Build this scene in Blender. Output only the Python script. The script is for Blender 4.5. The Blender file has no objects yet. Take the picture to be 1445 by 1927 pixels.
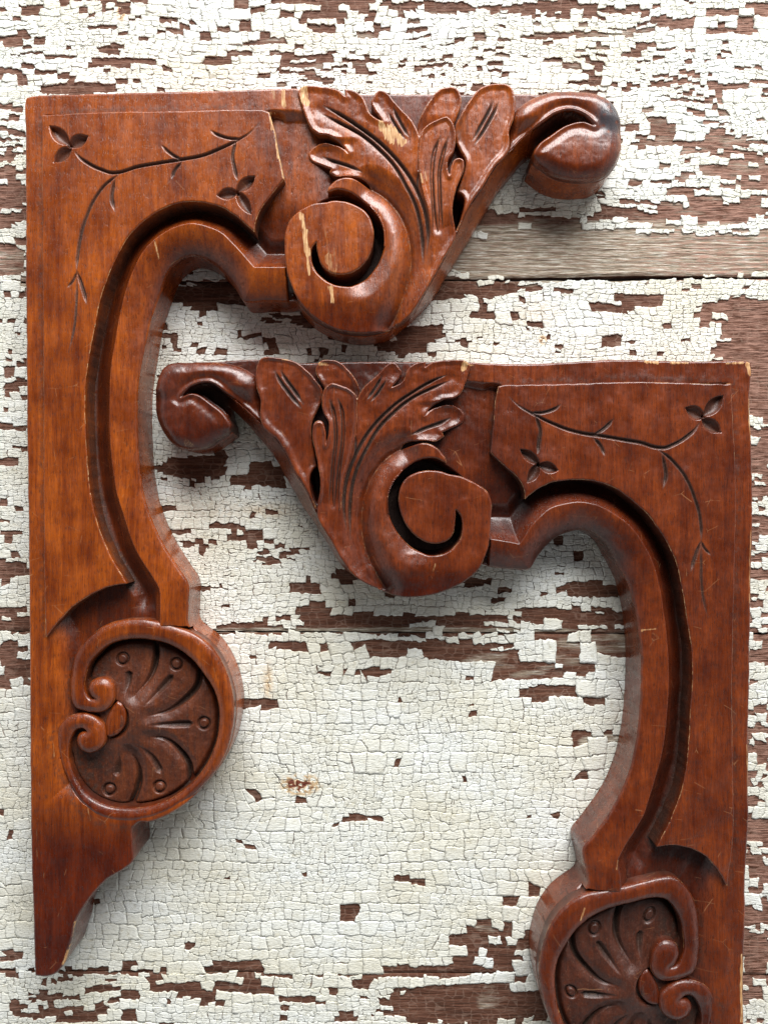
import bpy, math, random
import numpy as np

# ------------------------------------------------------------------ units
# everything is laid out in tenths-of-a-carving units ("u"); S turns them into metres (1 u = 0.2 mm)
S = 0.0002
F = 1390.0            # focal length in u
T = 110.0             # thickness of a bracket in u (22 mm)
H = F + T             # camera height above the boards in u
CX, CY = 722.5, 963.5

sc = bpy.context.scene
# ------------------------------------------------------------------ camera
cam = bpy.data.cameras.new('camera')
cam_o = bpy.data.objects.new('camera', cam)
sc.collection.objects.link(cam_o)
cam_o.location = (0, 0, H * S)
cam.sensor_fit = 'VERTICAL'
cam.angle = 2 * math.atan(CY / F)
cam.clip_start = 0.01
cam.clip_end = 50
sc.camera = cam_o
# ------------------------------------------------------------------ light (a daylight window beyond the top of the picture)
w = bpy.data.worlds.new('World'); sc.world = w; w.use_nodes = True
bg = w.node_tree.nodes['Background']
wn = w.node_tree
_tc = wn.nodes.new('ShaderNodeTexCoord'); _sx = wn.nodes.new('ShaderNodeSeparateXYZ'); _rp = wn.nodes.new('ShaderNodeValToRGB')
wn.links.new(_tc.outputs['Generated'], _sx.inputs[0]); wn.links.new(_sx.outputs[2], _rp.inputs[0]); wn.links.new(_rp.outputs[0], bg.inputs[0])
_e = _rp.color_ramp.elements                       # a room: pale walls low down, dim ceiling overhead
_e[0].position = 0.0; _e[0].color = (0.86, 0.88, 0.88, 1)
_e[1].position = 1.0; _e[1].color = (0.035, 0.035, 0.037, 1)
_m = _e.new(0.5); _m.color = (0.68, 0.70, 0.70, 1)
_m = _e.new(0.78); _m.color = (0.10, 0.10, 0.11, 1)
bg.inputs[1].default_value = 0.74

def area(name, loc, target, sx, sy, power, col):
    l = bpy.data.lights.new(name, 'AREA'); l.shape = 'RECTANGLE'; l.size = sx; l.size_y = sy
    l.energy = power; l.color = col
    o = bpy.data.objects.new(name, l); sc.collection.objects.link(o)
    o.location = loc
    from mathutils import Vector
    d = Vector(target) - Vector(loc)
    o.rotation_euler = d.to_track_quat('-Z', 'Y').to_euler()
    return o
area('window_light', (0.22, 1.30, 0.86), (0, 0, 0), 1.35, 0.9, 60.0, (1.0, 0.99, 0.98))
sc.view_settings.view_transform = 'Standard'
sc.view_settings.look = 'None'
sc.view_settings.exposure = 0.0
sc.view_settings.gamma = 1.0
sc.view_settings.use_curve_mapping = False

# ------------------------------------------------------------------ numpy helpers
def smooth(t):
    t = np.clip(t, 0, 1); return t * t * (3 - 2 * t)

def hash2(ix, iy, seed):
    n = (ix.astype(np.int64) * 374761393 + iy.astype(np.int64) * 668265263 + seed * 1442695041) & 0xffffffff
    n = ((n ^ (n >> 13)) * 1274126177) & 0xffffffff
    n = (n ^ (n >> 16)) & 0xffffffff
    n = (n * 2246822519) & 0xffffffff
    return ((n ^ (n >> 15)) & 0xffffff) / float(0xffffff)

def vnoise(x, y, seed=0):
    ix = np.floor(x); iy = np.floor(y)
    fx = x - ix; fy = y - iy
    fx = fx * fx * (3 - 2 * fx); fy = fy * fy * (3 - 2 * fy)
    a = hash2(ix, iy, seed); b = hash2(ix + 1, iy, seed)
    c = hash2(ix, iy + 1, seed); d = hash2(ix + 1, iy + 1, seed)
    return (a * (1 - fx) + b * fx) * (1 - fy) + (c * (1 - fx) + d * fx) * fy

def fbm(x, y, seed=0, o=3):
    s = 0; a = 1.0; t = 0
    for k in range(o):
        s = s + a * vnoise(x * 2 ** k + 17.3 * k, y * 2 ** k - 9.1 * k, seed + k * 7); t += a; a *= 0.5
    return s / t

def U(pts, z=108.0):
    """traced points -> plan coordinates at height z (x right, y down, in u)"""
    out = []
    for p in pts:
        zz = p[2] if len(p) > 2 else z
        k = (H - zz) / F
        out.append(((p[0] - CX) * k, (p[1] - CY) * k))
    return np.array(out, float)

def spline(P, closed=False, step=2.5, corner=48):
    """Catmull-Rom through the points, broken at sharp corners"""
    P = np.asarray(P, float); n = len(P)
    res = []
    ang = np.zeros(n)
    for i in range(n):
        if not closed and i in (0, n - 1): ang[i] = 180; continue
        a = P[i] - P[i - 1]; b = P[(i + 1) % n] - P[i]
        na, nb = np.hypot(*a), np.hypot(*b)
        if na < 1e-6 or nb < 1e-6: ang[i] = 180; continue
        c = np.clip(np.dot(a, b) / na / nb, -1, 1); ang[i] = math.degrees(math.acos(c))
    m = n if closed else n - 1
    tang = np.zeros((n, 2))
    for i in range(n):
        if closed or 0 < i < n - 1:
            a = P[i] - P[i - 1]; b = P[(i + 1) % n] - P[i]
            na, nb = np.hypot(*a) + 1e-9, np.hypot(*b) + 1e-9
            t = a / na * nb + b / nb * na
            tang[i] = t / (na + nb)      # unit-ish direction
    for i in range(m):
        p0 = P[i]; p1 = P[(i + 1) % n]; L = np.hypot(*(p1 - p0))
        d = (p1 - p0) / (L + 1e-9)
        t0 = d if ang[i] > corner else tang[i]
        t1 = d if ang[(i + 1) % n] > corner else tang[(i + 1) % n]
        Lp = np.hypot(*(P[i] - P[i - 1])) if (closed or i > 0) else L
        Ln = np.hypot(*(P[(i + 2) % n] - p1)) if (closed or i < n - 2) else L
        m0 = min(L, 2.2 * Lp); m1 = min(L, 2.2 * Ln)
        k = max(1, int(math.ceil(L / step)))
        for j in range(k):
            s = j / k
            h00 = 2 * s ** 3 - 3 * s ** 2 + 1; h10 = s ** 3 - 2 * s ** 2 + s
            h01 = -2 * s ** 3 + 3 * s ** 2; h11 = s ** 3 - s ** 2
            res.append(h00 * p0 + h10 * m0 * t0 + h01 * p1 + h11 * m1 * t1)
    if not closed: res.append(P[-1])
    return np.array(res)

class Grid:
    def __init__(s, poly, step):
        s.step = step
        x0, y0 = poly.min(0) - 3 * step; x1, y1 = poly.max(0) + 3 * step
        s.xs = np.arange(x0, x1, step); s.ys = np.arange(y0, y1, step)
        s.X, s.Y = np.meshgrid(s.xs, s.ys)
        s.PX = s.X * F / (H - 95) + CX; s.PY = s.Y * F / (H - 95) + CY
    def dist(s, line, R, closed=False):
        D = np.full(s.X.shape, R * 1.0); NX = s.X.copy(); NY = s.Y.copy(); TT = np.zeros(s.X.shape)
        L = np.asarray(line); n = len(L)
        m = n if closed else n - 1
        nx, ny = len(s.xs), len(s.ys)
        for i in range(m):
            a = L[i]; b = L[(i + 1) % n]
            i0 = max(0, int((min(a[0], b[0]) - R - s.xs[0]) / s.step)); i1 = min(nx, int((max(a[0], b[0]) + R - s.xs[0]) / s.step) + 2)
            j0 = max(0, int((min(a[1], b[1]) - R - s.ys[0]) / s.step)); j1 = min(ny, int((max(a[1], b[1]) + R - s.ys[0]) / s.step) + 2)
            if i1 <= i0 or j1 <= j0: continue
            x = s.X[j0:j1, i0:i1]; y = s.Y[j0:j1, i0:i1]
            d = b - a; l2 = d[0] ** 2 + d[1] ** 2 + 1e-12
            t = np.clip(((x - a[0]) * d[0] + (y - a[1]) * d[1]) / l2, 0, 1)
            qx = a[0] + t * d[0]; qy = a[1] + t * d[1]
            dd = np.hypot(x - qx, y - qy)
            w = D[j0:j1, i0:i1]; k = dd < w
            w[k] = dd[k]; NX[j0:j1, i0:i1][k] = qx[k]; NY[j0:j1, i0:i1][k] = qy[k]
            TT[j0:j1, i0:i1][k] = (i + t[k]) / m
        return D, NX, NY, TT
    def inside(s, poly):
        P = np.asarray(poly); Q = np.roll(P, -1, 0)
        M = np.zeros(s.X.shape, bool)
        for j, y in enumerate(s.ys):
            c = (P[:, 1] <= y) != (Q[:, 1] <= y)
            if not c.any(): continue
            xs = np.sort(P[c, 0] + (y - P[c, 1]) / (Q[c, 1] - P[c, 1]) * (Q[c, 0] - P[c, 0]))
            M[j] = (np.searchsorted(xs, s.xs) % 2) == 1
        return M

def groove(g, Z, pts, w, depth, taper=(1, 1), prof='v', z=108, grime_shade=None, gs=0.8, wmid=1.0):
    line = spline(U(pts, z), False, 2.0)
    D, _, _, t = g.dist(line, w * 1.6 + 2)
    tp = np.ones_like(t)
    if taper[0]: tp = tp * smooth(t / (0.30 * taper[0]) * 0.9 + 0.12)
    if taper[1]: tp = tp * smooth((1 - t) / (0.30 * taper[1]) * 0.9 + 0.12)
    ww = w * (0.35 + 0.65 * tp)
    u = D / ww
    if prof == 'v': p = np.clip(1 - u, 0, 1) ** 0.8
    else: p = np.sqrt(np.clip(1 - u * u, 0, 1))
    if grime_shade is not None: np.maximum(grime_shade, min(1, gs * 1.15) * np.clip(1.6 - u * 1.1, 0, 1) * (0.4 + 0.6 * tp), out=grime_shade)
    return np.minimum(Z, Z - depth * tp * p)

def petal(g, Z, a, b, w, depth, grime_shade=None, z=108):
    line = spline(U([a, b], z), False, 2.0)
    D, _, _, t = g.dist(line, w + 3)
    ww = w * np.clip(np.sin(np.pi * np.clip(t, 0.02, 0.985)) ** 0.75, 0.02, 1)
    p = np.clip(1 - (D / ww) ** 2, 0, 1) ** 0.75
    if grime_shade is not None: np.maximum(grime_shade, 0.62 * (p > 0.02) * (0.5 + 0.5 * p), out=grime_shade)
    return Z - depth * p

# ------------------------------------------------------------------ curves traced from the carving (left bracket)
cove_edge = [(479,438),(452,414),(419,392),(378.5,382),(342,383),(309,394),(272,418),(246,443),(224,480),(206,520),(191,564),(180,619),
             (171,665),(164,715),(162,770),(164,835),(167,880),(173,929),(189,995),(213,1051),(241,1098)]
panel_poly = [(81,219),(180,214),(340,211),(496,209),(508,213),(517,245),(524,285),(536,339),(522,355),(509,371),(497,388),(487,405),(480,429)] + cove_edge + \
             [(203,1105),(163,1125),(138,1143),(120,1161),(104,1179),(89,1200),(86,1120),(85,1000),(84,700),(82,450),(81,300)]
ridge = [(537,504),(508,504),(479,504),(466,489),(452,473),(436,456),(419,440),(389.5,427),(360,421.5),(334.5,427),(315,436),(298,447),(272,473),(254,506),(239,546),
         (228,590),(219,640),(211,690),(208,759),(210,842),(216,895),(222,930),(233,965),(256,1032),(292,1091),(301,1108),(303,1140),(303,1178)]
inner = [(540,566),(500,566),(457,565),(449,553),(441,539),(431,525),(419,511),(397,491),(380,483),(360,479),(346,482),(334,489),(316,509),(298,542),(287,573),(279,601),(273,635),(267,670),
         (261,709),(258,759),(259,819),(262,875),(271,935),(281,966),(292,995),(322,1048),(338,1073),(353,1097),(354,1140),(356,1179)]
L1 = [(735,613),(763,597),(777,583),(804,541),(832,491),(857,442),(881,391),(909,350),(931,314),(956,286),(973,267),(995,247),(1020,231),(1045,214),(1070,208),(1097,216),(1117,236)]
ball_inner = [(1117,236),(1095,230),(1061,238),(1034,256),(1012,272),(1004,287)]
L2 = [(752,618),(777,598),(804,570),(823,545),(838,519),(848,503),(868,472),(895,427),(923,380),(942,350),(962,325),(984,299),(1003,284)]
scroll_outer_top = [(957,250),(962,226),(970,205),(985,190),(1010,176),(1045,167),(1067,166),(1089,167),(1112,169),(1131,174),(1153,188),(1167,210),(1174,240),(1175,258),(1173,278),(1166,297),(1151,317),
                (1136,328),(1103,334),(1075,333),(1045,325),(1020,309),(1006,297),(1004,287)]
vol_V = [(699,350),(722,364),(745,388),(762,418),(772,455),(774,490),(768,525),(757,560),(745,590),(735,613)]
vol_outer = [(735,613),(708,623),(666,625),(625,616),(591,597),(566,572),(550,541),(540,508),(536,467),(539,433),(550,411),(569,395),(591,385),(615,382)]
vol_disc = [(615,382),(630,379.5),(649,381),(671,389),(690,403),(701,425),(703,450),(697,478),(683,500),(663,514),(641,518),(622,514),(608,503),(600,486),(597,470),(596,457)]
vol_band_in = [(596,457),(588.6,466),(586,483),(591,505),(608,525),(630,537),(655,540),(683,528),(705,505),(719,478),(723,447),(716,417),(699,392),(677,372),(655,361),(633,358),(617,363)]
volute_poly = [(619,354),(625,347),(638,338),(658,336),(680,342)] + vol_V + vol_outer[1:] + vol_disc[1:] + vol_band_in[1:]
leaf_poly = [(699,350),(694,341),(684,335),(671,333),(655,331),(633,329),(619,320),(622,313),(605,306),(593,301),(583,295),(579,284),(586,273),(594,269),(605,266),(625,268),(640,273),(655,287),
        (644,272),(630,262),(619,256),(600,253),(588,245),(575,220),(566,193),(562,172),(569,164),(587,162),(605,164),(622,166),(638,171),(650,182),(648,169),(660,170),(671,174),(680,180),(686,188),(690,198),(696,213),(706,222),(720,229),
        (711,217),(703,205),(698,191),(701,186),(705,179),(713,171),(722,172),(730,177),(743,193),(755,206),(774,226),(782,239),(788,253),(790,278),(787,322),
        (789,290),(793,248),(805,235),(818,228),(829,223),(840,219),(848,226),(854,238),(857,252),(857,265),(852,287),(843,300),(842,315),(845,331),(849,312),(857,299),(865,298),(871,301),
        (873,310),(872,321),(867,333),(862,345),(854,370),(851,400),(855,425),(857,442),(832,491),(804,541),(777,583),(763,597),(735,613)] + vol_V[::-1][1:-1]
back_lobe = [(785,240),(790,222),(799,204),(808,190),(818,177),(829,168),(843,165),(857,166),(864,173),(868,187),(867,200),(862,213),(854,234),(850,262),(830,275),(800,280)]
right_lobe = [(857,236),(864,222),(872,207),(881,193),(890,180),(899,170),(908,164),(926,159),(940,159),(953,160),(961,166),(967,178),(969,190),(969,203),(966,222),(960,240),(957,252),
        (958,270),(956,286),(931,314),(909,350),(881,391),(857,442),(858,434),(866,415),(872,392),(874,376),(868,364),(861,360),(866,345),(873,325),(876,305),(866,280),(858,260)]
front_lobe = [(787,300),(789,270),(793,248),(805,235),(818,228),(829,223),(840,219),(848,226),(854,238),(857,252),(857,265),(852,287),(843,300),(842,315),(845,331),(849,312),(857,299),(865,298),(871,301),
        (873,310),(872,321),(867,333),(862,345),(854,370),(851,400),(855,425),(854,440),(842,462),(826,470),(812,440),(806,400),(795,360)]
eye = [(860,356),(871,376),(869,400),(862,425),(857,436),(851,404),(854,377)]
ring_outer = [(143,1334),(134,1322),(130,1300),(131,1270),(140,1233),(153,1214),(167,1200),(193,1179),(231,1167),(263,1165),(301,1171),(339,1182),(358,1189),(374,1198),(389,1209),(402,1223),(422,1257),(435,1297),(440,1335),
        (435,1382),(419,1430),(404,1455),(384,1478),(364,1498),(342,1515),(311,1534),(279,1545),(231,1550),(193,1543),(167,1528),(145,1505),(126,1474),(112,1445),(103,1415),(102,1390),(110,1366),(132,1348)]
low_curl = [(146,1344),(161,1343),(175,1348),(187,1357),(195,1367),(198,1379),(196,1401),(183,1414),(164,1418),(149,1409),(143,1394),(149,1381),(163,1377)]
low_back = [(163,1377),(158,1373),(145,1374),(135,1386),(128,1405),(126,1424)]
ring_inner = [(126,1424),(132,1449),(145,1475),(167,1500),(199,1517),(237,1523),(276,1520),(311,1509),(342,1490),(368,1467),(393,1430),(406,1398),(411,1366),(411,1335),(403,1303),(384,1271),(358,1240),(326,1217),(295,1207),
        (263,1203),(231,1205),(205,1214),(183,1232),(168,1251),(161,1271)]
up_curl = [(161,1271),(158,1287),(161,1303),(170,1315),(180,1316),(170,1307),(166,1293),(170,1283),(176,1279),(190,1276),(201,1278),(209,1284),(214,1292),(215,1300),(213,1322),(207,1331),(199,1338),(180,1342),(158,1339)]
ring_poly = ring_outer + low_curl + low_back[1:] + ring_inner[1:] + up_curl[1:]
shell_poly = [(120,1424)] + [(x + (x - 268) * .02, y + (y - 1363) * .02) for x, y in ring_inner] + [(152,1290),(150,1330),(165,1350),(150,1372),(130,1390)]
bud_poly = [(205,1343),(212,1330),(221,1320),(229,1324),(235,1333),(238,1345),(237,1357),(232,1370),(226,1378),(218,1384),(208,1387),(200,1385),(199,1362)]
foot = [(262,1548,104),(252,1556,104),(250,1590,104),(249,1624,104),(231,1638,104),(205,1653,104),(180,1678,104),(158,1707,104),(142,1736,104),(134,1770,104),(126,1796,104),(119,1818,104),(104,1834,104),(78,1839,104),(66,1836,104)]
body_poly = [(50,250,100),(49,198,100),(52,187,100),(61,183,100),(180,178,100),(300,175,100),(420,172,100),(560,170,95),(700,170,88),(850,171,88),(1000,170,88)] + \
   [(x, y, 98) for x, y in [(1045,166),(1067,165),(1089,166),(1112,168),(1131,173),(1154,187),(1168,209.5),(1175,240),(1176,258),(1174,278),(1167,298),(1152,318),(1137,329.5),(1103,335.5),(1075,335),(1044,327),(1018,311),(1004,299)]] + \
   [(x, y, 35) for x, y in L2[::-1]] + \
   [(737,617,95),(708,626,98),(666,627.5,98),(625,618,98),(590,599,98),(564,573.5,98),(555,561,98)] + \
   [(540,566,85),(500,566,85),(457,565,85),(449,553,85),(441,539,86),(431,525,86),(419,511,86),(397,491,86),(380,483,86),(360,479,86),(346,482,86),(334,489,86),(316,509,86)] + [(x, y, 98) for x, y in inner[13:]] + \
   [(x, y, 100) for x, y in [(375,1197),(390,1208),(403,1222),(423,1256.5),(436.5,1297),(441.5,1335),(436.5,1382),(420.5,1430.5),(405,1456),(385,1479),(365,1499),(343,1516.5),(311.5,1535.5),(279.5,1546.5)]] + \
   foot + [(64,1700,100),(61,1600,100),(59,1400,100),(56,1000,100),(53,800,100),(51,560,100)]

# ------------------------------------------------------------------ relief builder
def round_edge(Z, d, r, h):
    u = np.clip(1 - d / r, 0, 1)
    return Z - h * (1 - np.sqrt(np.clip(1 - u * u, 0, 1)))

def relief(poly, zfun, zbot, step, zref=108, corner=48, jag=0.5, wall=0.0):
    P = spline(U(poly, zref), True, 2.5, corner)
    dx = (vnoise(P[:, 0] / 9, P[:, 1] / 9, 5) - .5) * jag * 2 + (vnoise(P[:, 0] / 40, P[:, 1] / 40, 8) - .5) * jag * 1.6
    dy = (vnoise(P[:, 0] / 9, P[:, 1] / 9, 15) - .5) * jag * 2 + (vnoise(P[:, 0] / 40, P[:, 1] / 40, 18) - .5) * jag * 1.6
    P = P + np.stack([dx, dy], 1)
    g = Grid(P, step)
    ins = g.inside(P)
    R = 26
    D, NX, NY, _ = g.dist(P, R, True)
    cand = ins | (D < 0.55 * step)
    cell = cand[:-1, :-1] & cand[1:, :-1] & cand[:-1, 1:] & cand[1:, 1:]
    cnt = np.zeros(cand.shape, int)
    cnt[:-1, :-1] += cell; cnt[1:, :-1] += cell; cnt[:-1, 1:] += cell; cnt[1:, 1:] += cell
    used = cnt > 0; edge = used & (cnt < 4)
    mv = edge & (D < 1.6 * step)
    d = np.where(ins, D, 0); d[mv] = 0
    X = g.X.copy(); Y = g.Y.copy()
    X[mv] = NX[mv]; Y[mv] = NY[mv]
    g.X = X; g.Y = Y; g.PX = X * F / (H - 95) + CX; g.PY = Y * F / (H - 95) + CY
    Z, attrs = zfun(g, d)
    idx = np.full(used.shape, -1); n = int(used.sum()); idx[used] = np.arange(n)
    V = np.stack([X[used], Y[used], Z[used]], 1)
    A = {k: a[used] for k, a in attrs.items()}
    jj, ii = np.nonzero(cell)
    q = np.stack([idx[jj, ii], idx[jj, ii + 1], idx[jj + 1, ii + 1], idx[jj + 1, ii]], 1)   # y down -> after flip is CCW reversed; handled at output
    # boundary edges
    e = np.concatenate([q[:, [0, 1]], q[:, [1, 2]], q[:, [2, 3]], q[:, [3, 0]]])
    key = np.minimum(e[:, 0], e[:, 1]) * (n + 1) + np.maximum(e[:, 0], e[:, 1])
    _, inv, c = np.unique(key, return_inverse=True, return_counts=True)
    be = e[c[inv.ravel()] == 1]
    bv = np.unique(be); m = len(bv)
    remap = np.full(n, -1); remap[bv] = np.arange(m)
    top = V[bv].copy(); 
    nl = 5
    layers = []
    for k in range(nl + 1):
        L = top.copy(); L[:, 2] = top[:, 2] + (zbot - top[:, 2]) * k / nl; layers.append(L)
    VV = np.concatenate([V] + layers)
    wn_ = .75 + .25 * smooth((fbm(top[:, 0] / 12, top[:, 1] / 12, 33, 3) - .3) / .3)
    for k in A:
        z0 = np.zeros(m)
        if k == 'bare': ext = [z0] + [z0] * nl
        elif k == 'grime_shade': ext = [A[k][bv] * .3] + [np.maximum(0, wall * wn_ * min(1, q_ / 1.5)) for q_ in range(1, nl + 1)]  # walls darken with depth: shade painted into the colour
        else: ext = [A[k][bv]] * (nl + 1)
        A[k] = np.concatenate([A[k]] + ext)
    f = [q]
    a = remap[be[:, 0]]; b = remap[be[:, 1]]
    for k in range(nl):
        o0 = n + k * m; o1 = n + (k + 1) * m
        f.append(np.stack([o0 + b, o0 + a, o1 + a, o1 + b], 1))
    return VV, np.concatenate(f), A

def make_mesh(name, V, Q, A, flip, mat):
    """V in metres, Q quads"""
    me = bpy.data.meshes.new(name)
    if flip: Q = Q[:, ::-1]
    me.vertices.add(len(V)); me.vertices.foreach_set('co', np.ascontiguousarray(V, dtype=np.float32).ravel())
    me.loops.add(Q.size); me.loops.foreach_set('vertex_index', np.ascontiguousarray(Q, dtype=np.int32).ravel())
    me.polygons.add(len(Q)); me.polygons.foreach_set('loop_start', np.arange(0, Q.size, 4, dtype=np.int32))
    me.polygons.foreach_set('use_smooth', np.ones(len(Q), dtype=bool))
    for k, a in A.items():
        at = me.attributes.new(k, 'FLOAT', 'POINT'); at.data.foreach_set('value', np.ascontiguousarray(a, dtype=np.float32))
    me.update(calc_edges=True)
    me.materials.append(mat)
    return me

# ------------------------------------------------------------------ wear: bare wood chips (streaks a->b, half width w, strength)
chips_left = [((512,214),(518,245),5,1),((518,245),(527,300),3.2,1),((527,300),(535,337),1.8,.9),((571,168),(575,190),8,1),((532,172),(534,198),4,.9),((514,172),(516,182),4,.5),
   ((718,235),(738,262),8,1),((733,240),(755,266),8,1),((566,405),(575,440),4,1),((574,436),(579,482),5,1),((579,480),(583,518),2.5,1),((611,430),(621,486),2,.42),((620,484),(625,515),8,.5),((629,470),(633,500),3,.35),
   ((622,542),(626,568),4,.9),((269,625),(263,682),2.2,1),((263,682),(262,684),4,1),((141,1738),(136,1765),2.5,.9),((132,1785),(122,1815),4,1),((88,1165),(88,1198),1.6,.9),
   ((292,455),(297,488),1.5,.8),((1173,262),(1174,285),3.5,.6),((792,330),(795,345),2,.7),((800,325),(803,342),1.5,.7),((70,1540),(70,1620),1.3,.4),((165,1520),(170,1545),1.4,.6),((99,1395),(101,1425),1.2,.5)]
chips_right = [((570,168),(577,182),5,1),((556,171),(574,171),2,.8),((850,169),(860,171),3,.8),((905,160),(925,160),2,.7),((862,167),(848,172),2.5,.8),((238,176),(215,178),2.5,.9),((190,178),(160,179),2,.8),
   ((55,186),(49,205),3,1),((62,183),(90,182),2,.8),((49,250),(50,330),1.5,.8),((52,500),(52,640),1.3,.7),((55,900),(55,1010),1.3,.6),((60,1300),(60,1425),2.0,.9),((255,690),(262,692),2,.8),((228,686),(262,690),1.4,.8),
   ((1092,325),(1080,330),9,.40),((81,219),(130,216),1.2,.8),((82,240),(82,420),1.1,.7),((84,800),(85,900),1.6,.6),((718,354),(714,352),3,.5),((820,460),(800,400),.8,.4),((357,1210),(362,1230),1.6,.7),((400,1330),(405,1400),1.8,.8),
   ((646,556),(648,570),2,.5),((300,1110),(305,1130),1.5,.6)]

def chip_attr(V, chips):
    out = np.zeros(len(V))
    for a, b, w_, s in chips:
        A_, B_ = U([a, b], 106)
        d = B_ - A_; l2 = d @ d + 1e-9
        x = V[:, 0]; y = V[:, 1]
        k = (np.abs(x - (A_[0] + B_[0]) / 2) < abs(d[0]) / 2 + w_ * 2 + 3) & (np.abs(y - (A_[1] + B_[1]) / 2) < abs(d[1]) / 2 + w_ * 2 + 3)
        if not k.any(): continue
        xx, yy = x[k], y[k]
        t = np.clip(((xx - A_[0]) * d[0] + (yy - A_[1]) * d[1]) / l2, 0, 1)
        dd = np.hypot(xx - A_[0] - t * d[0], yy - A_[1] - t * d[1])
        jag = (vnoise(xx / 2.2, yy / 14, 31) - .5) * w_ * 1.1
        out[k] = np.maximum(out[k], s * smooth((w_ * 1.0 + jag - dd) / 3.0 + .5) * (.8 + .4 * vnoise(xx / 3, yy / 30, 32)))
    return out

def micro(g, a=0.5, sc_=14, seed=3):
    return a * (fbm(g.X / sc_, g.Y / sc_, seed, 3) - .5) * 2

def edge_wear(g, d, w_=2.2, amt=.55, seed=11):
    n = fbm(g.X / 16, g.Y / 16, seed, 3)
    return amt * np.clip(1 - d / w_, 0, 1) * smooth((n - .42) / .16)

# ------------------------------------------------------------------ relief functions of each carved part
def z_body(g, d):
    PX, PY = g.PX, g.PY
    wl = 8 + 70 * smooth((PY - 1080) / 170)
    Lb = 1 - smooth((PX - 90) / wl)
    Tb = (1 - smooth((PY - 211 - 10 * (1 - smooth((PX - 485) / 30))) / (9 + 10 * smooth((PX - 520) / 20)))) * (1 - smooth((PX - 548) / 60))
    Ft = smooth((PY - 1440) / 70)
    base = 74 + 13 * smooth((PX - 480) / 40) * (1 - smooth((PX - 585) / 60)) * (1 - smooth((PY - 370) / 90))
    Z = base + (102 - base) * np.maximum(np.maximum(Lb, Tb), Ft)
    rid = spline(U(ridge, 102)); inn = spline(U(inner, 96)); cov = spline(U(cove_edge, 85))
    dR, _, _, _ = g.dist(rid, 80); dE, _, _, _ = g.dist(inn, 80)
    cz = 60 + 42 * (1 - np.clip(dR / 40, 0, 1)) ** 1.35
    wv = 1 - smooth((dR - 38) / 26)
    wv = wv * (1 - smooth((PY - 1120) / 45) * (PX < 290))
    Z = Z * (1 - wv) + cz * wv
    bead = g.inside(np.concatenate([rid, inn[::-1]])) | (dE < 2.4)
    s = dR / (dR + dE + 1e-6)
    up = 1 - smooth((PY - 480) / 260)
    kk = 9 + 21 * up
    Z = np.where(bead, 102 - kk * (0.35 * s + .65 * s ** 2.2), Z)
    # chamfer under the S-shaped arm
    l1 = spline(U(L1, 102)); l2 = spline(U(L2, 35)); bi = spline(U(ball_inner, 90))
    cp = g.inside(np.concatenate([l1, bi, l2[::-1]]))
    d1, _, _, _ = g.dist(l1, 120); d2, _, _, _ = g.dist(l2, 120)
    s2 = d2 / (d1 + d2 + 1e-6)
    cp = cp | (d2 < 2.4)
    zc = 36 + 62 * s2
    zc = np.where(PX > 1000, zc - (zc - 40) * smooth((PX - 985) / 40) * smooth(d1 / 4), zc)
    Z = np.where(cp, zc, Z)
    ey = spline(U(eye, 80), True)
    de, _, _, _ = g.dist(ey, 12, True); ie = g.inside(ey)
    Z = np.where(ie, Z - 34 * smooth(de / 4), Z)
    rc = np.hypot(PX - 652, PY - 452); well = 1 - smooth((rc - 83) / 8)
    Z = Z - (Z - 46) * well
    sp_ = spline(U(shell_poly, 84), True); ish = g.inside(sp_); Z = np.where(ish, np.minimum(Z, 58), Z)
    # shallow groove lines beside the ring and panel
    Z = Z + micro(g, .4, 20)
    Z = round_edge(Z, d, 4.5, 3.8)
    grime_shade = np.zeros_like(Z)
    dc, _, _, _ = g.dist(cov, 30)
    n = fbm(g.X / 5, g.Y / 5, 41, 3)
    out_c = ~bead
    grime_shade = np.where(out_c, np.clip(1.35 - dc / 15, 0, 1) * smooth((n - .05) / .4), 0) * (wv > .02)
    rg = spline(U(ring_outer, 90), True); dr, _, _, _ = g.dist(rg, 16, True)
    grime_shade = np.maximum(grime_shade, .55 * np.clip(1 - dr / 9, 0, 1) * smooth((n - .3) / .4) * (PX < 330))
    lf = spline(U(leaf_poly, 90), True); dl, _, _, _ = g.dist(lf, 22, True)
    grime_shade = np.maximum(grime_shade, .6 * np.clip(1 - dl / 18, 0, 1) * smooth((n - .25) / .5) * (PY > 175) * (~cp))
    pl = spline(U(panel_poly, 92), True); dp, _, _, _ = g.dist(pl, 12, True)
    grime_shade = np.maximum(grime_shade, .45 * np.clip(1 - dp / 9, 0, 1) * smooth((n - .3) / .4))
    bare = edge_wear(g, d, 1.8, .3)
    grime_shade = np.maximum(grime_shade, .85 * well); grime_shade = np.maximum(grime_shade, .8 * cp * smooth((PX - 1000) / 25))  # crescent floors painted near black, as deep shade
    bare = np.maximum(bare, edge_wear(g, dR, 1.6, .35, 19))
    tone = .3 * smooth((PY - 1400) / 200) + .7 * smooth((PY - 1480) / 130)
    tone = np.maximum(tone, .75 * bead * s * (1 - smooth((PY - 480) / 150)))  # shade painted on the arch bead's inner slope
    tone = np.maximum(tone, .5 * (out_c & (dR < 36)) * (1 - smooth((dR - 18) / 18)))
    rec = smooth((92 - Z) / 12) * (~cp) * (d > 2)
    grime_shade = np.maximum(grime_shade, rec * .22 * smooth((n - .2) / .5)); tone = np.maximum(tone, .8 * rec)  # recess floors darkened by depth: shade put into the colour
    return Z, {'bare': bare, 'grime_shade': np.clip(grime_shade, 0, 1), 'tone': np.clip(tone, 0, 1)}

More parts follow.
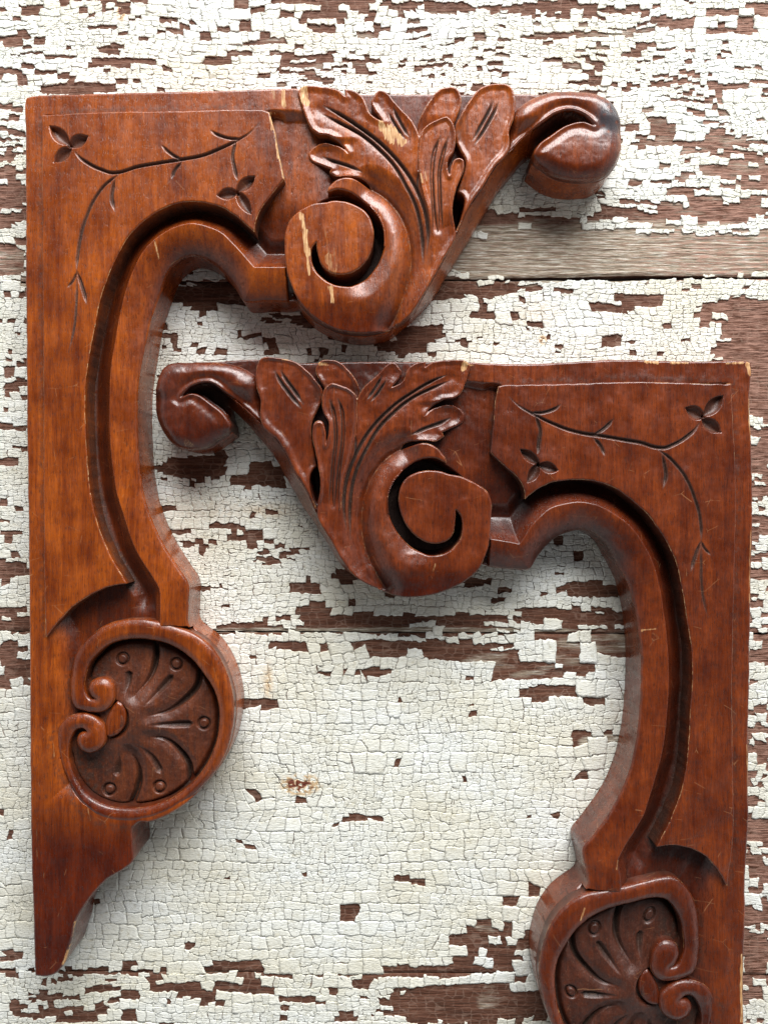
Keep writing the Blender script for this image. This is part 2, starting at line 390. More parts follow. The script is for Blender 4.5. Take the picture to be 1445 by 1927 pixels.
def z_panel(g, d):
    Z = np.full(g.X.shape, 110.0) + micro(g, .5, 40)
    gr = np.zeros_like(Z)
    V = lambda pts, w=2.9, dp=5.5, tp=(1, 1), gs=.75: groove(g, Z, pts, w, dp, tp, grime_shade=gr, gs=gs, )
    Z = V([(142,286),(152,298),(166,308),(180,316),(195,322),(211,327),(228,326),(257,317),(294,310),(345,302),(382,295),(415,282),(452,264),(470,253),(489,234)], 3.4, 6, (.3, .8))
    Z = V([(397,247),(407,254),(419,259),(436,263),(452,263)], 3.0, 5, (1, .5))
    Z = V([(305,275),(323,291),(334,298),(347,302)], 3.0, 5)
    Z = V([(344,307),(331,322),(325,339)], 3.2, 5)
    Z = V([(445,267),(439,297),(443,319),(448,341)], 3.2, 5.5, (.4, .6))
    Z = V([(219,337),(215,355),(213,377),(219,400)], 3.4, 6)
    Z = V([(228,329),(202,348),(180,377),(166,407),(155,443),(149,480),(147,511)], 3.0, 5, (.5, .4))
    Z = V([(147,511),(154,531),(160,550),(166,574)], 3.4, 5.5)
    Z = V([(147,513),(141,528),(129,543)], 2.6, 4)
    Z = V([(147,515),(147,553),(142,619),(132,664)], 2.2, 3.5)
    for a, b, w_ in [((133,275),(97,240),10.5),((131,277),(167,259),10.5),((137,279),(105,307),10),((446,362),(480,334),9.5),((449,364),(411,369),9.5),((446,360),(473,404),8.5)]:
        Z = petal(g, Z, a, b, w_ * 1.2, 10, gr)
    bare = edge_wear(g, d, 2.0, .7, 23)
    Z = round_edge(Z, d, 2.4, 2.0)
    tone = .3 * smooth((fbm(g.X / 120, g.Y / 260, 77, 2) - .5) / .3) + .3 * smooth((g.PX - 400) / 120) * (g.PY < 430)
    return Z, {'bare': bare, 'grime_shade': gr, 'tone': np.clip(tone, 0, 1)}

def z_leaf(g, d):
    Z = np.full(g.X.shape, 105.0) - 10 * smooth((g.PY - 560) / 70)
    vv = spline(U(vol_V, 100)); dv, _, _, _ = g.dist(vv, 60)
    Z -= 3.2 * smooth(d / 14) * smooth((dv - 4) / 16)
    Z -= 26 * (1 - np.clip(dv / 40, 0, 1)) ** 1.5
    # the little lower-left lobe dips
    Z -= 14 * smooth((690 - g.PX) / 90) * smooth((g.PY - 262) / 14) * smooth((340 - g.PY) / 10)
    # broad fluting along the blade
    mid = spline(U([(600,205),(660,238),(720,280),(765,330),(790,385),(800,440),(800,500)], 106)); dm, _, _, _ = g.dist(mid, 60)
    Z -= 2.2 * np.exp(-(dm / 12.) ** 2)
    m2 = spline(U([(838,240),(826,290),(820,350),(824,430)], 106)); dm2, _, _, _ = g.dist(m2, 40)
    Z -= 3 * np.exp(-(dm2 / 8.) ** 2)
    gr = np.zeros_like(Z)
    q = dict(grime_shade=gr, gs=.85)
    v1 = [(608,197),(638,212),(672,234),(710,262),(741,292),(766,323),(785,356),(798,389),(804,417),(806,444),(803,474)]
    v2 = [(606,212),(644,231),(680,251),(716,281),(743,311),(763,345),(780,378),(790,411),(795,444),(797,492)]
    Z = groove(g, Z, v1, 3.6, 7, (.4, .5), **q); Z = groove(g, Z, v2, 3.6, 7, (.4, .5), **q)
    Z = groove(g, Z, [(739,200),(750,222),(770,257)], 3.0, 5, **q); Z = groove(g, Z, [(731,210),(745,235),(762,260)], 2.8, 5, **q)
    Z = groove(g, Z, [(605,287),(625,296),(650,306),(682,322)], 3.4, 6, **q)
    Z = groove(g, Z, [(787,324),(786,350),(790,372)], 2.2, 3, **q)
    Z += micro(g, .55, 15, 6)
    bare = edge_wear(g, d, 1.8, .55, 29)
    Z = Z * (1 - smooth((dv - 2) / 6)) + round_edge(Z, d, 2.6, 2.4) * smooth((dv - 2) / 6)
    n = fbm(g.X / 6, g.Y / 6, 43, 3)
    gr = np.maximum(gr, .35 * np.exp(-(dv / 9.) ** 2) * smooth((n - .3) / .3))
    return Z, {'bare': bare, 'grime_shade': gr, 'tone': .35 * smooth((g.PY - 420) / 150)}

def z_front_lobe(g, d):
    Z = np.full(g.X.shape, 112.0) - 4 * smooth(d / 9) - 10 * smooth((g.PY - 400) / 70) - 2
    gr = np.zeros_like(Z)
    Z = groove(g, Z, [(828,256),(818,284),(813,320),(814,361),(818,417),(822,458)], 3.8, 7.5, (.5, .5), grime_shade=gr, gs=.85)
    Z = groove(g, Z, [(843,258),(834,287),(827,320),(827,361),(829,417),(829,458)], 3.8, 7.5, (.5, .5), grime_shade=gr, gs=.85)
    Z += micro(g, .45, 15, 6)
    bare = edge_wear(g, d, 2.0, .5, 31)
    Z = round_edge(Z, d, 2.5, 2.3)
    return Z, {'bare': bare, 'grime_shade': gr, 'tone': np.zeros_like(Z)}

def z_back_lobe(g, d):
    Z = np.full(g.X.shape, 98.0) - 4 * smooth(d / 11) - 8 * smooth((g.PY - 215) / 40)
    Z += micro(g, .5, 15, 9); bare = edge_wear(g, d, 2.2, .6, 37)
    Z = round_edge(Z, d, 2.5, 2.3)
    return Z, {'bare': bare, 'grime_shade': .25 * smooth((g.PY - 215) / 40), 'tone': np.zeros_like(Z)}

def z_right_lobe(g, d):
    l1 = spline(U(L1, 102)); d1, _, _, _ = g.dist(l1, 30)
    Z = np.full(g.X.shape, 103.0) - 4 * smooth(d / 12) * smooth(d1 / 14) - 8 * smooth((275 - g.PX + 600) / 25) * 0
    Z -= 9 * smooth((885 - g.PX) / 30) * smooth((g.PY - 215) / 60)
    gr = np.zeros_like(Z)
    Z = groove(g, Z, [(929,186),(919,208),(906,231),(890,262)], 3.0, 6, grime_shade=gr, gs=.9)
    Z = groove(g, Z, [(939,188),(928,212),(913,238),(893,270)], 3.0, 6, grime_shade=gr, gs=.9)
    Z += micro(g, .5, 15, 12); bare = edge_wear(g, d, 2.2, .5, 47)
    n = fbm(g.X / 6, g.Y / 6, 44, 3)
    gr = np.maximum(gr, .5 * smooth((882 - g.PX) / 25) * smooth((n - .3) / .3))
    Z = round_edge(Z, d, 2.5, 2.3)
    return Z, {'bare': bare, 'grime_shade': gr, 'tone': np.zeros_like(Z)}

def z_volute(g, d):
    vv = spline(U(vol_V, 100)); dv, _, _, _ = g.dist(vv, 90)
    bi = spline(U(vol_band_in, 106)); di, _, _, _ = g.dist(bi, 60)
    Z = np.full(g.X.shape, 108.0)
    rt = smooth((g.PX - 640) / 50)
    Z -= 29 * (1 - np.clip(dv / 40, 0, 1)) ** 1.6
    disc = np.hypot(g.PX - 650, g.PY - 450) < 74
    Z -= np.where(disc & (di > 0), 0, 10 * rt * (1 - np.clip(di / 34, 0, 1)) ** 1.4)
    Z -= 10 * smooth((g.PY - 560) / 70)
    Z += micro(g, .45, 22, 14)
    bare = edge_wear(g, d, 1.6, .6, 53)
    Z = Z * (1 - smooth((dv - 2) / 6)) + round_edge(Z, d, 3.2, 2.8) * smooth((dv - 2) / 6)
    n = fbm(g.X / 6, g.Y / 6, 45, 3)
    gr = .45 * np.exp(-(dv / 8.) ** 2) * smooth((n - .3) / .3)
    blk = np.exp(-(((g.PX - 738) / 26.) ** 2 + ((g.PY - 505) / 48.) ** 2)) + np.exp(-(((g.PX - 705) / 20.) ** 2 + ((g.PY - 575) / 30.) ** 2)) * .6
    return Z, {'bare': bare, 'grime_shade': np.clip(gr + .32 * blk * smooth((n - .2) / .5), 0, 1), 'tone': np.clip(.9 * smooth((g.PY - 530) / 80), 0, 1)}

def z_scroll(g, d):
    Z = np.full(g.X.shape, 104.0)
    r = np.hypot(g.PX - 1082, g.PY - 288)
    ball = smooth((g.PY - 222) / 30)
    Z += -14 + 14 * np.sqrt(np.clip(1 - (r / 95.) ** 2, 0, 1)) * ball + 14 * (1 - ball)
    l1 = spline(U(L1, 102)); d1, _, _, _ = g.dist(l1, 30)
    bi_ = spline(U(ball_inner, 100)); db, _, _, _ = g.dist(bi_, 30)
    Z -= 15 * (1 - np.clip(d / 26, 0, 1)) ** 2 * smooth(d1 / 14) * smooth((db - 2) / 18)
    Z += micro(g, .55, 18, 16)
    bare = edge_wear(g, d, 1.6, .35, 59)
    Z = round_edge(Z, d, 5, 5)
    n = fbm(g.X / 9, g.Y / 9, 48, 3)
    blk = 1.3 * np.exp(-(((g.PX - 1145) / 30.) ** 2 + ((g.PY - 225) / 44.) ** 2)) * smooth((n - .15) / .4)
    return Z, {'bare': bare, 'grime_shade': np.zeros_like(Z), 'black': np.clip(blk, 0, 1), 'tone': np.clip(.35 + .5 * smooth((g.PY - 260) / 60), 0, 1)}

def z_ring(g, d):
    Z = np.full(g.X.shape, 104.0)
    Z -= 6 * (1 - np.clip(d / 14, 0, 1)) ** 1.6
    Z -= 8 * smooth((165 - g.PX) / 60) * (1 - np.exp(-((g.PY - 1345) / 45.) ** 2))
    for cx, cy, rr in [(190,1304,30), (172,1392,30)]:
        r = np.hypot(g.PX - cx, g.PY - cy); Z += 4 * np.clip(1 - (r / rr) ** 2, 0, 1)
    Z += micro(g, .45, 18, 18)
    bare = edge_wear(g, d, 1.7, .5, 61)
    Z = round_edge(Z, d, 3, 3)
    return Z, {'bare': bare, 'grime_shade': np.zeros_like(Z), 'tone': np.clip(.3 + .55 * smooth((g.PY - 1430) / 90) + .3 * smooth((240 - g.PX) / 80), 0, 1)}

def z_shell(g, d):
    r = np.hypot(g.PX - 250, g.PY - 1352)
    Z = 71 + 21 * np.exp(-(r / 62.) ** 2)
    dm_ = np.full(r.shape, 34.0)
    ri = spline(U(ring_inner, 88)); dr, _, _, _ = g.dist(ri, 30)
    gr = np.zeros_like(Z)
    # swelling between the grooves
    gs_ = [[(288,1206),(292,1225),(291,1242),(282,1274),(256,1308)], [(375,1262),(370,1290),(345,1319),(314,1339),(284,1345)],
           [(357,1472),(354,1443),(336,1414),(311,1392),(284,1386)], [(243,1520),(256,1488),(260,1456),(253,1430),(243,1415)]]
    for c in gs_:
        line = spline(U(c, 84)); D, _, _, t = g.dist(line, 34)
        dm_ = np.minimum(dm_, D)
    for c in gs_: Z = groove(g, Z, c, 7.0, 14, (0, 2.2), z=84, grime_shade=gr, gs=.95)
    Z += 6 * smooth(dm_ / 20)
    fl = [([(276,1325),(298,1302),(326,1270)], (331,1250)), ([(282,1362),(320,1363),(364,1363)], (383,1362)), ([(263,1401),(285,1424),(303,1457)], (299.5,1482)),
          ([(224,1415),(222,1440),(218,1462)], (205,1487)), ([(238,1309),(242,1285),(243,1262)], (230,1240))]
    for c, b in fl:
        Z = groove(g, Z, c, 7.5, 9, (2.4, .4), prof='v', z=84, grime_shade=gr, gs=.75)
        b_ = U([b], 84)[0]; rb = np.hypot(g.X - b_[0], g.Y - b_[1])
        Z -= 6 * np.exp(-((rb - 10.5) / 2.4) ** 2); np.maximum(gr, .8 * np.exp(-((rb - 10.5) / 2.4) ** 2), out=gr)
        Z = np.where(rb < 9, Z + 2.0 * np.sqrt(np.clip(1 - (rb / 9) ** 2, 0, 1)), Z); gr[rb < 8] = np.maximum(gr[rb < 8], .4)
    bc = U([(213,1352)], 84)[0]; rb = np.hypot(g.X - bc[0], (g.Y - bc[1]))
    k = (g.PX > 205)
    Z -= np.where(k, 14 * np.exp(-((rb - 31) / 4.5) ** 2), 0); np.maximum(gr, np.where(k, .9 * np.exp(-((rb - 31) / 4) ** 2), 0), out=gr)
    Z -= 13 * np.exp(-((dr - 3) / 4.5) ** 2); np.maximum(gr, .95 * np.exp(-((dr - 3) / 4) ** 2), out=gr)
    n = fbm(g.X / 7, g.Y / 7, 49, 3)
    gr = np.maximum(gr, .5 + .35 * smooth((230 - g.PX) / 60) * smooth((n - .35) / .3))  # whole shell bowl darkened in colour, standing in for its shade
    Z += micro(g, .8, 9, 21)
    return Z, {'bare': np.zeros_like(Z), 'grime_shade': gr, 'tone': np.clip(.55 + .35 * (n - .5), 0, 1)}

def z_bud(g, d):
    Z = 90 + 6 * np.sqrt(np.clip(1 - np.clip(1 - d / 18, 0, 1) ** 2, 0, 1))
    return Z + micro(g, .5, 9, 25), {'bare': edge_wear(g, d, 2, .3, 67), 'grime_shade': np.zeros_like(Z), 'tone': np.full_like(Z, .6)}

# ------------------------------------------------------------------ materials
def nodes(name):
    m = bpy.data.materials.new(name); m.use_nodes = True
    nt = m.node_tree; b = nt.nodes['Principled BSDF']
    def N(t, **k):
        n = nt.nodes.new(t)
        for a, v in k.items():
            if a.startswith('i'): n.inputs[int(a[1:])].default_value = v
            else: setattr(n, a, v)
        return n
    return m, nt, b, N, nt.links.new

def ramp(N, stops):
    r = N('ShaderNodeValToRGB'); e = r.color_ramp.elements
    while len(e) < len(stops): e.new(0.5)
    for i, (p, c) in enumerate(stops):
        e[i].position = p; e[i].color = (*c, 1) if len(c) == 3 else c
    return r

def mix(N, Lk, fac, a, b, mode='MIX'):
    n = N('ShaderNodeMix', data_type='RGBA', blend_type=mode)
    if isinstance(fac, (int, float)): n.inputs[0].default_value = fac
    else: Lk(fac, n.inputs[0])
    for s_, v in ((6, a), (7, b)):
        if isinstance(v, tuple): n.inputs[s_].default_value = (*v, 1)
        else: Lk(v, n.inputs[s_])
    return n.outputs[2]

def wood_material(name, dark, light, red, seed):
    m, nt, b, N, Lk = nodes(name)
    tc = N('ShaderNodeTexCoord'); 
    def coord(sx, sy, sz):
        mp = N('ShaderNodeMapping'); mp.inputs['Scale'].default_value = (sx / S, sy / S, sz / S); mp.inputs['Location'].default_value = (seed, seed * 2.3, 0)
        Lk(tc.outputs['Object'], mp.inputs[0]); return mp.outputs[0]
    def noise(c, detail=4, rough=.55, dist=0.0):
        n = N('ShaderNodeTexNoise'); n.inputs['Scale'].default_value = 1; n.inputs['Detail'].default_value = detail; n.inputs['Roughness'].default_value = rough; n.inputs['Distortion'].default_value = dist
        Lk(c, n.inputs['Vector']); return n.outputs[0]
    def at(n_): a = N('ShaderNodeAttribute'); a.attribute_name = n_; return a.outputs['Fac']
    def math_(op, a, b_=None, clamp=False):
        n = N('ShaderNodeMath', operation=op, use_clamp=clamp)
        for i, v in enumerate((a, b_)):
            if v is None: continue
            if isinstance(v, (int, float)): n.inputs[i].default_value = v
            else: Lk(v, n.inputs[i])
        return n.outputs[0]
    g1 = noise(coord(.075, .006, .04), 6, .68, .9)
    r1 = ramp(N, [(.22, dark), (.50, tuple((a + c) / 2 for a, c in zip(dark, light)))  , (.75, light)]); Lk(g1, r1.inputs[0])
    # fine fibres
    g2 = noise(coord(.45, .02, .3), 4, .65)
    r2 = ramp(N, [(.30, (.72, .70, .68)), (.60, (1.08, 1.08, 1.08))]); Lk(g2, r2.inputs[0])
    col = mix(N, Lk, 1.0, r1.outputs[0], r2.outputs[0], 'MULTIPLY')
    # open pores: short dark strokes along the grain
    g3 = noise(coord(.75, .075, .5), 2, .5)
    r3 = ramp(N, [(.56, (0, 0, 0)), (.68, (1, 1, 1))]); Lk(g3, r3.inputs[0])
    pores = math_('MULTIPLY', r3.outputs[0], .5)
    col = mix(N, Lk, pores, col, tuple(c * .22 for c in red))
    # blotchy stain
    g4 = noise(coord(.018, .012, .018), 4, .6)
    r4 = ramp(N, [(.35, (.52, .42, .40)), (.62, (1.12, 1.14, 1.12))]); Lk(g4, r4.inputs[0])
    col = mix(N, Lk, .8, col, r4.outputs[0], 'MULTIPLY')
    # tone: deeper red varnish, plus shade painted in recesses, coves and bead slopes
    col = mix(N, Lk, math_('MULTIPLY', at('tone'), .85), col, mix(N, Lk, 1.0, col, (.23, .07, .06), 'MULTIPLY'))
    # dirt with specks; also colours the shade painted in recesses and on walls
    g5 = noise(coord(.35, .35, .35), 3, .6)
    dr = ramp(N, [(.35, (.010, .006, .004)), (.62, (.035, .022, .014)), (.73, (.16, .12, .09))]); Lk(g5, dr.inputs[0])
    col = mix(N, Lk, math_('MULTIPLY', at('grime_shade'), .9, True), col, dr.outputs[0])
    # dusty light specks
    g6 = noise(coord(.16, .16, .16), 2, .5)
    # worn patch where the finish turned black
    col = mix(N, Lk, math_('MULTIPLY', at('black'), .85, True), col, (.05, .062, .075))
    # bare wood
    g7 = noise(coord(.7, .045, .5), 3, .6)
    r7 = ramp(N, [(.33, (.30, .11, .03)), (.46, (.46, .22, .08)), (.56, (.62, .38, .17)), (.7, (.78, .56, .31))]); Lk(g7, r7.inputs[0])
    bf = ramp(N, [(.34, (0, 0, 0)), (.85, (1, 1, 1))])
    Lk(math_('ADD', at('bare'), math_('MULTIPLY', math_('SUBTRACT', g7, .5), .5)), bf.inputs[0])
    col = mix(N, Lk, bf.outputs[0], col, r7.outputs[0])
    # scratches
    v = N('ShaderNodeTexVoronoi', feature='DISTANCE_TO_EDGE'); v.inputs['Scale'].default_value = 1; Lk(coord(.012, .02, .01), v.inputs['Vector'])
    rv = ramp(N, [(.0, (1, 1, 1)), (.006, (0, 0, 0))]); Lk(v.outputs[0], rv.inputs[0])
    gs = noise(coord(.03, .03, .03), 2)
    rs = ramp(N, [(.58, (0, 0, 0)), (.64, (.5, .5, .5))]); Lk(gs, rs.inputs[0])
    col = mix(N, Lk, mix(N, Lk, 1.0, rv.outputs[0], rs.outputs[0], 'MULTIPLY'), col, (.45, .22, .10))
    Lk(col, b.inputs['Base Color'])
    g8 = noise(coord(.05, .05, .05), 4, .6)
    rr = ramp(N, [(.3, (.20,) * 3), (.7, (.38,) * 3)]); Lk(g8, rr.inputs[0])
    rough = math_('ADD', math_('ADD', rr.outputs[0], math_('MULTIPLY', bf.outputs[0], .3)), math_('MULTIPLY', at('grime_shade'), .38))
    Lk(rough, b.inputs['Roughness'])
    b.inputs['Coat Weight'].default_value = .35; b.inputs['Coat Roughness'].default_value = .19
    cw = math_('MULTIPLY', math_('SUBTRACT', .30, math_('MULTIPLY', bf.outputs[0], .30), True), math_('SUBTRACT', 1.0, at('grime_shade'), True)); Lk(cw, b.inputs['Coat Weight'])
    # bump
    hgt = math_('ADD', math_('MULTIPLY', g2, .5), math_('MULTIPLY', r3.outputs[0], -.7))
    g9 = noise(coord(.13, .13, .13), 3, .6)
    hgt = math_('ADD', hgt, math_('MULTIPLY', g9, .4))
    hgt = math_('ADD', hgt, math_('MULTIPLY', math_('MULTIPLY', g5, at('grime_shade')), .9))
    bp = N('ShaderNodeBump'); bp.inputs['Strength'].default_value = .55; bp.inputs['Distance'].default_value = S * .8
    Lk(hgt, bp.inputs['Height']); Lk(bp.outputs[0], b.inputs['Normal'])
    return m

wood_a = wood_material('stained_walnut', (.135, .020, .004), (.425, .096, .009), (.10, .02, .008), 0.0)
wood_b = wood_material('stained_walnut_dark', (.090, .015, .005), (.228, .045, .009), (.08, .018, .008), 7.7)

# ------------------------------------------------------------------ right bracket: plan positions of the same carved points
pairs = [((50,183,100),(1413,678,100)),((81,219,108),(1372,724,108)),((505,210,108),(938,726,108)),((536,339,108),(920,855,108)),((479,438,108),(992,931,108)),
 ((241,1098,108),(1235,1590,108)),((89,1200,108),(1364,1662,108)),((479,504,102),(977,1030,102)),((457,565,85),(998,1069,85)),((360,479,86),(1092,998,86)),((397,491,86),(1051,1010,86)),((334,489,86),(1118,1003,86)),((298,542,98),(1160,1049,98)),((279,601,98),(1187,1103,98)),((267,670,98),(1201,1165,98)),((452,473,102),(998,989,102)),((419,440,102),(1034,959,102)),((360,421,102),(1091,946,102)),((298,447,102),(1150,966,102)),((228,590,102),(1234,1085,102)),((211,690,102),(1250,1185,102)),((309,394,108),(1155,917,108)),((246,443,108),(1216,967,108)),((206,520,108),(1257,1028,108)),((180,619,108),(1283,1120,108)),
 ((258,759,98),(1207,1256,98)),((208,759,102),(1257,1277,102)),((163,759,108),(1300,1256,108)),((352,1097,98),(1098,1598,98)),((301,1108,102),(1159,1622,102)),
 ((355,1178,98),(1106,1670,98)),((263,1165,104),(1218,1661,104)),((440,1335,104),(1015,1833,104)),((190,1300,104),(1252,1806,104)),((213,1352,95),(1224,1857,95)),
 ((230,1240,84),(1221,1720,84)),((331,1250,84),(1117,1751,84)),((383,1362,84),(1077,1871,84)),((168,1395,104),(1276,1899,104)),((650,450,108),(807,955,108)),
 ((666,626,100),(782,1123,100)),((536,467,108),(923,980,108)),((735,617,95),(728,1116,95)),((763,600,95),(697,1104,95)),((777,590,95),(681,1095,95)),((708,624,95),(752,1121,95)),((926,159,100),(530,677,100)),((857,166,98),(606,679,98)),((566,574,104),(896,1078,104)),((569,395,108),(892,910,108)),((550,541,106),(911,1048,106)),((703,450,108),(750,949,108)),((650,518,108),(813,1024,108)),((596,457,108),(853,957,108)),((655,540,108),(813,1048,108)),((723,447,108),(729,951,108)),((617,362,106),(839,873,106)),((658,336,104),(795,833,104)),((566,168,100),(880,683,100)),((579,284,95),(876,773,95)),((840,219,110),(624,722,110)),
 ((865,300,110),(599,791,110)),((858,436,90),(594,951,90)),((861,361,90),(594,876,90)),((967,180,100),(487,683,100)),((957,252,100),(488,752,100)),
 ((713,171,103),(743,683,103)),((1175,258,98),(286,760,98)),((1089,166,98),(345,678,98)),((1131,174,98),(309,681,98)),((1075,334,98),(362,844,98)),((1117,236,102),(346,748,102)),
 ((1070,208,102),(401,723,102)),((1061,238,98),(368,745,98)),((1034,256,98),(395,753,98)),((1013,271,98),(420,770,98)),((1168,210,98),(291,724,98)),((1005,290,98),(436,797,98)),((931,314,102),(525,830,102)),((984,299,35),(463,806,35)),((923,380,35),(537,894,35)),((868,472,35),(590,982,35)),((804,570,35),(655,1078,35)),
 ((51,380,100),(1412.5,875,100)),((51,560,100),(1411.5,1055,100)),((53,800,100),(1408.5,1295,100)),((56,1000,100),(1405,1495,100)),((58,1230,100),(1401.5,1720,100)),((59,1430,100),(1397,1925,100)),((85,800,108),(1372,1300,108)),((700,170,95),(750,680,95)),((300,176,100),(1150,678,100)),
 ((1166,297,98),(297,803,98)),((1018,309,98),(410,827,98)),((1045,325,98),(386,841,98)),((1136,329,98),(326,835,98)),((1153,187,98),(301,695,98)),((1174,277,98),(288,775,98)),((62,1700,100),(1392,2195,100)),((104,1834,100),(1350,2329,100)),((250,1624,104),(1205,2119,104)),((435,1382,104),(1021,1882,104)),((342,1515,104),(1110,2012,104))]
A_ = np.array([U([p])[0] for p, q in pairs]); B_ = np.array([U([q])[0] for p, q in pairs])
def tps(r):
    r = r / 400.0
    return r * r * np.log(r + 1e-9)
def rbf_fit(A, B, reg=0.012):
    n = len(A); K = tps(np.hypot(A[:, None, 0] - A[None, :, 0], A[:, None, 1] - A[None, :, 1]))
    M = np.zeros((n + 3, n + 3)); M[:n, :n] = K + reg * np.eye(n)
    P = np.c_[A, np.ones(n)]; M[:n, n:] = P; M[n:, :n] = P.T
    R = np.zeros((n + 3, 2)); R[:n] = B
    return np.linalg.solve(M, R)
Wt = rbf_fit(A_, B_)
def warp(xy):
    out = np.zeros_like(xy)
    for i in range(0, len(xy), 40000):
        c = xy[i:i + 40000]
        K = tps(np.hypot(c[:, None, 0] - A_[None, :, 0], c[:, None, 1] - A_[None, :, 1]))
        out[i:i + 40000] = K @ Wt[:-3] + np.c_[c, np.ones(len(c))] @ Wt[-3:]
    return out
# ------------------------------------------------------------------ brackets
defs = [('backboard', body_poly, z_body, 0.0, 1.4, 100, 60, .45), ('raised_panel', panel_poly, z_panel, 55, 1.25, 108, 48, .5), ('volute', volute_poly, z_volute, 40, 1.35, 105, 60, .4),
        ('acanthus_leaf', leaf_poly, z_leaf, 60, 1.3, 105, 60, .4), ('leaf_lobe', back_lobe, z_back_lobe, 60, 1.5, 98, 60, .4), ('leaf_lobe', right_lobe, z_right_lobe, 45, 1.4, 102, 60, .4), ('leaf_lobe', front_lobe, z_front_lobe, 60, 1.3, 110, 60, .4),
        ('scroll_end', scroll_outer_top + L1[::-1][0:0] + [(1012,272),(1034,256),(1061,238),(1095,230),(1117,236)] + L1[::-1][1:8], z_scroll, 20, 1.5, 101, 60, .4),
        ('medallion_rim', ring_poly, z_ring, 50, 1.35, 104, 60, .4), ('shell_carving', shell_poly, z_shell, 40, 1.2, 84, 60, .2), ('shell_bud', bud_poly, z_bud, 60, 1.5, 95, 60, .2)]
wall_dirt_shade = [0, .8, .7, .55, .5, .6, .6, .75, .6, 0, .6]  # dust and deep shade painted on each part's inner walls
built = [(d_[0],) + relief(*d_[1:], wall=wd) for d_, wd in zip(defs, wall_dirt_shade)]

def bracket(label, origin_u, mapped, chips, mat):
    root = bpy.data.objects.new('carved_bracket', None); sc.collection.objects.link(root)
    root.empty_display_size = .02
    root.location = (origin_u[0] * S, -origin_u[1] * S, 3.0 * S)
    root['label'] = label; root['category'] = 'bracket'; root['group'] = 'carved wooden brackets lying on the boards'
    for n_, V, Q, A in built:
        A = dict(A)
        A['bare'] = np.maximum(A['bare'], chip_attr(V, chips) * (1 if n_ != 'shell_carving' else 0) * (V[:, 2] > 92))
        if 'black' not in A: A['black'] = np.zeros(len(V))
        if mapped: A['black'] = A['black'] * .12
        xy = warp(V[:, :2]) if mapped else V[:, :2]
        zz = V[:, 2].copy()
        if mapped:
            tp_ = smooth((zz - 30) / 40)
            zz = zz + tp_ * ((fbm(V[:, 0] / 34, V[:, 1] / 34, 301, 2) - .5) * 3.2 + (fbm(V[:, 0] / 11, V[:, 1] / 11, 303, 2) - .5) * .7)
            xy = xy + np.stack([fbm(V[:, 0] / 45, V[:, 1] / 45, 305, 2) - .5, fbm(V[:, 0] / 45, V[:, 1] / 45, 307, 2) - .5], 1) * (2.2 * smooth((V[:, 0] * F / (H - 95) + CX - 92) / 70) * smooth((V[:, 1] * F / (H - 95) + CY - 220) / 60))[:, None]
        W = np.stack([(xy[:, 0] - origin_u[0]) * S, -(xy[:, 1] - origin_u[1]) * S, zz * S], 1)
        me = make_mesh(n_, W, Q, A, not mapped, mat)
        o = bpy.data.objects.new(n_, me); sc.collection.objects.link(o); o.parent = root
    return root
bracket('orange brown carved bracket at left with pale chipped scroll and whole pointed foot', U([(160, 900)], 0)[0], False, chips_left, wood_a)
bracket('darker red brown carved bracket at right, its shell medallion cut off at the bottom', U([(1300, 1400)], 0)[0], True, chips_right, wood_b)

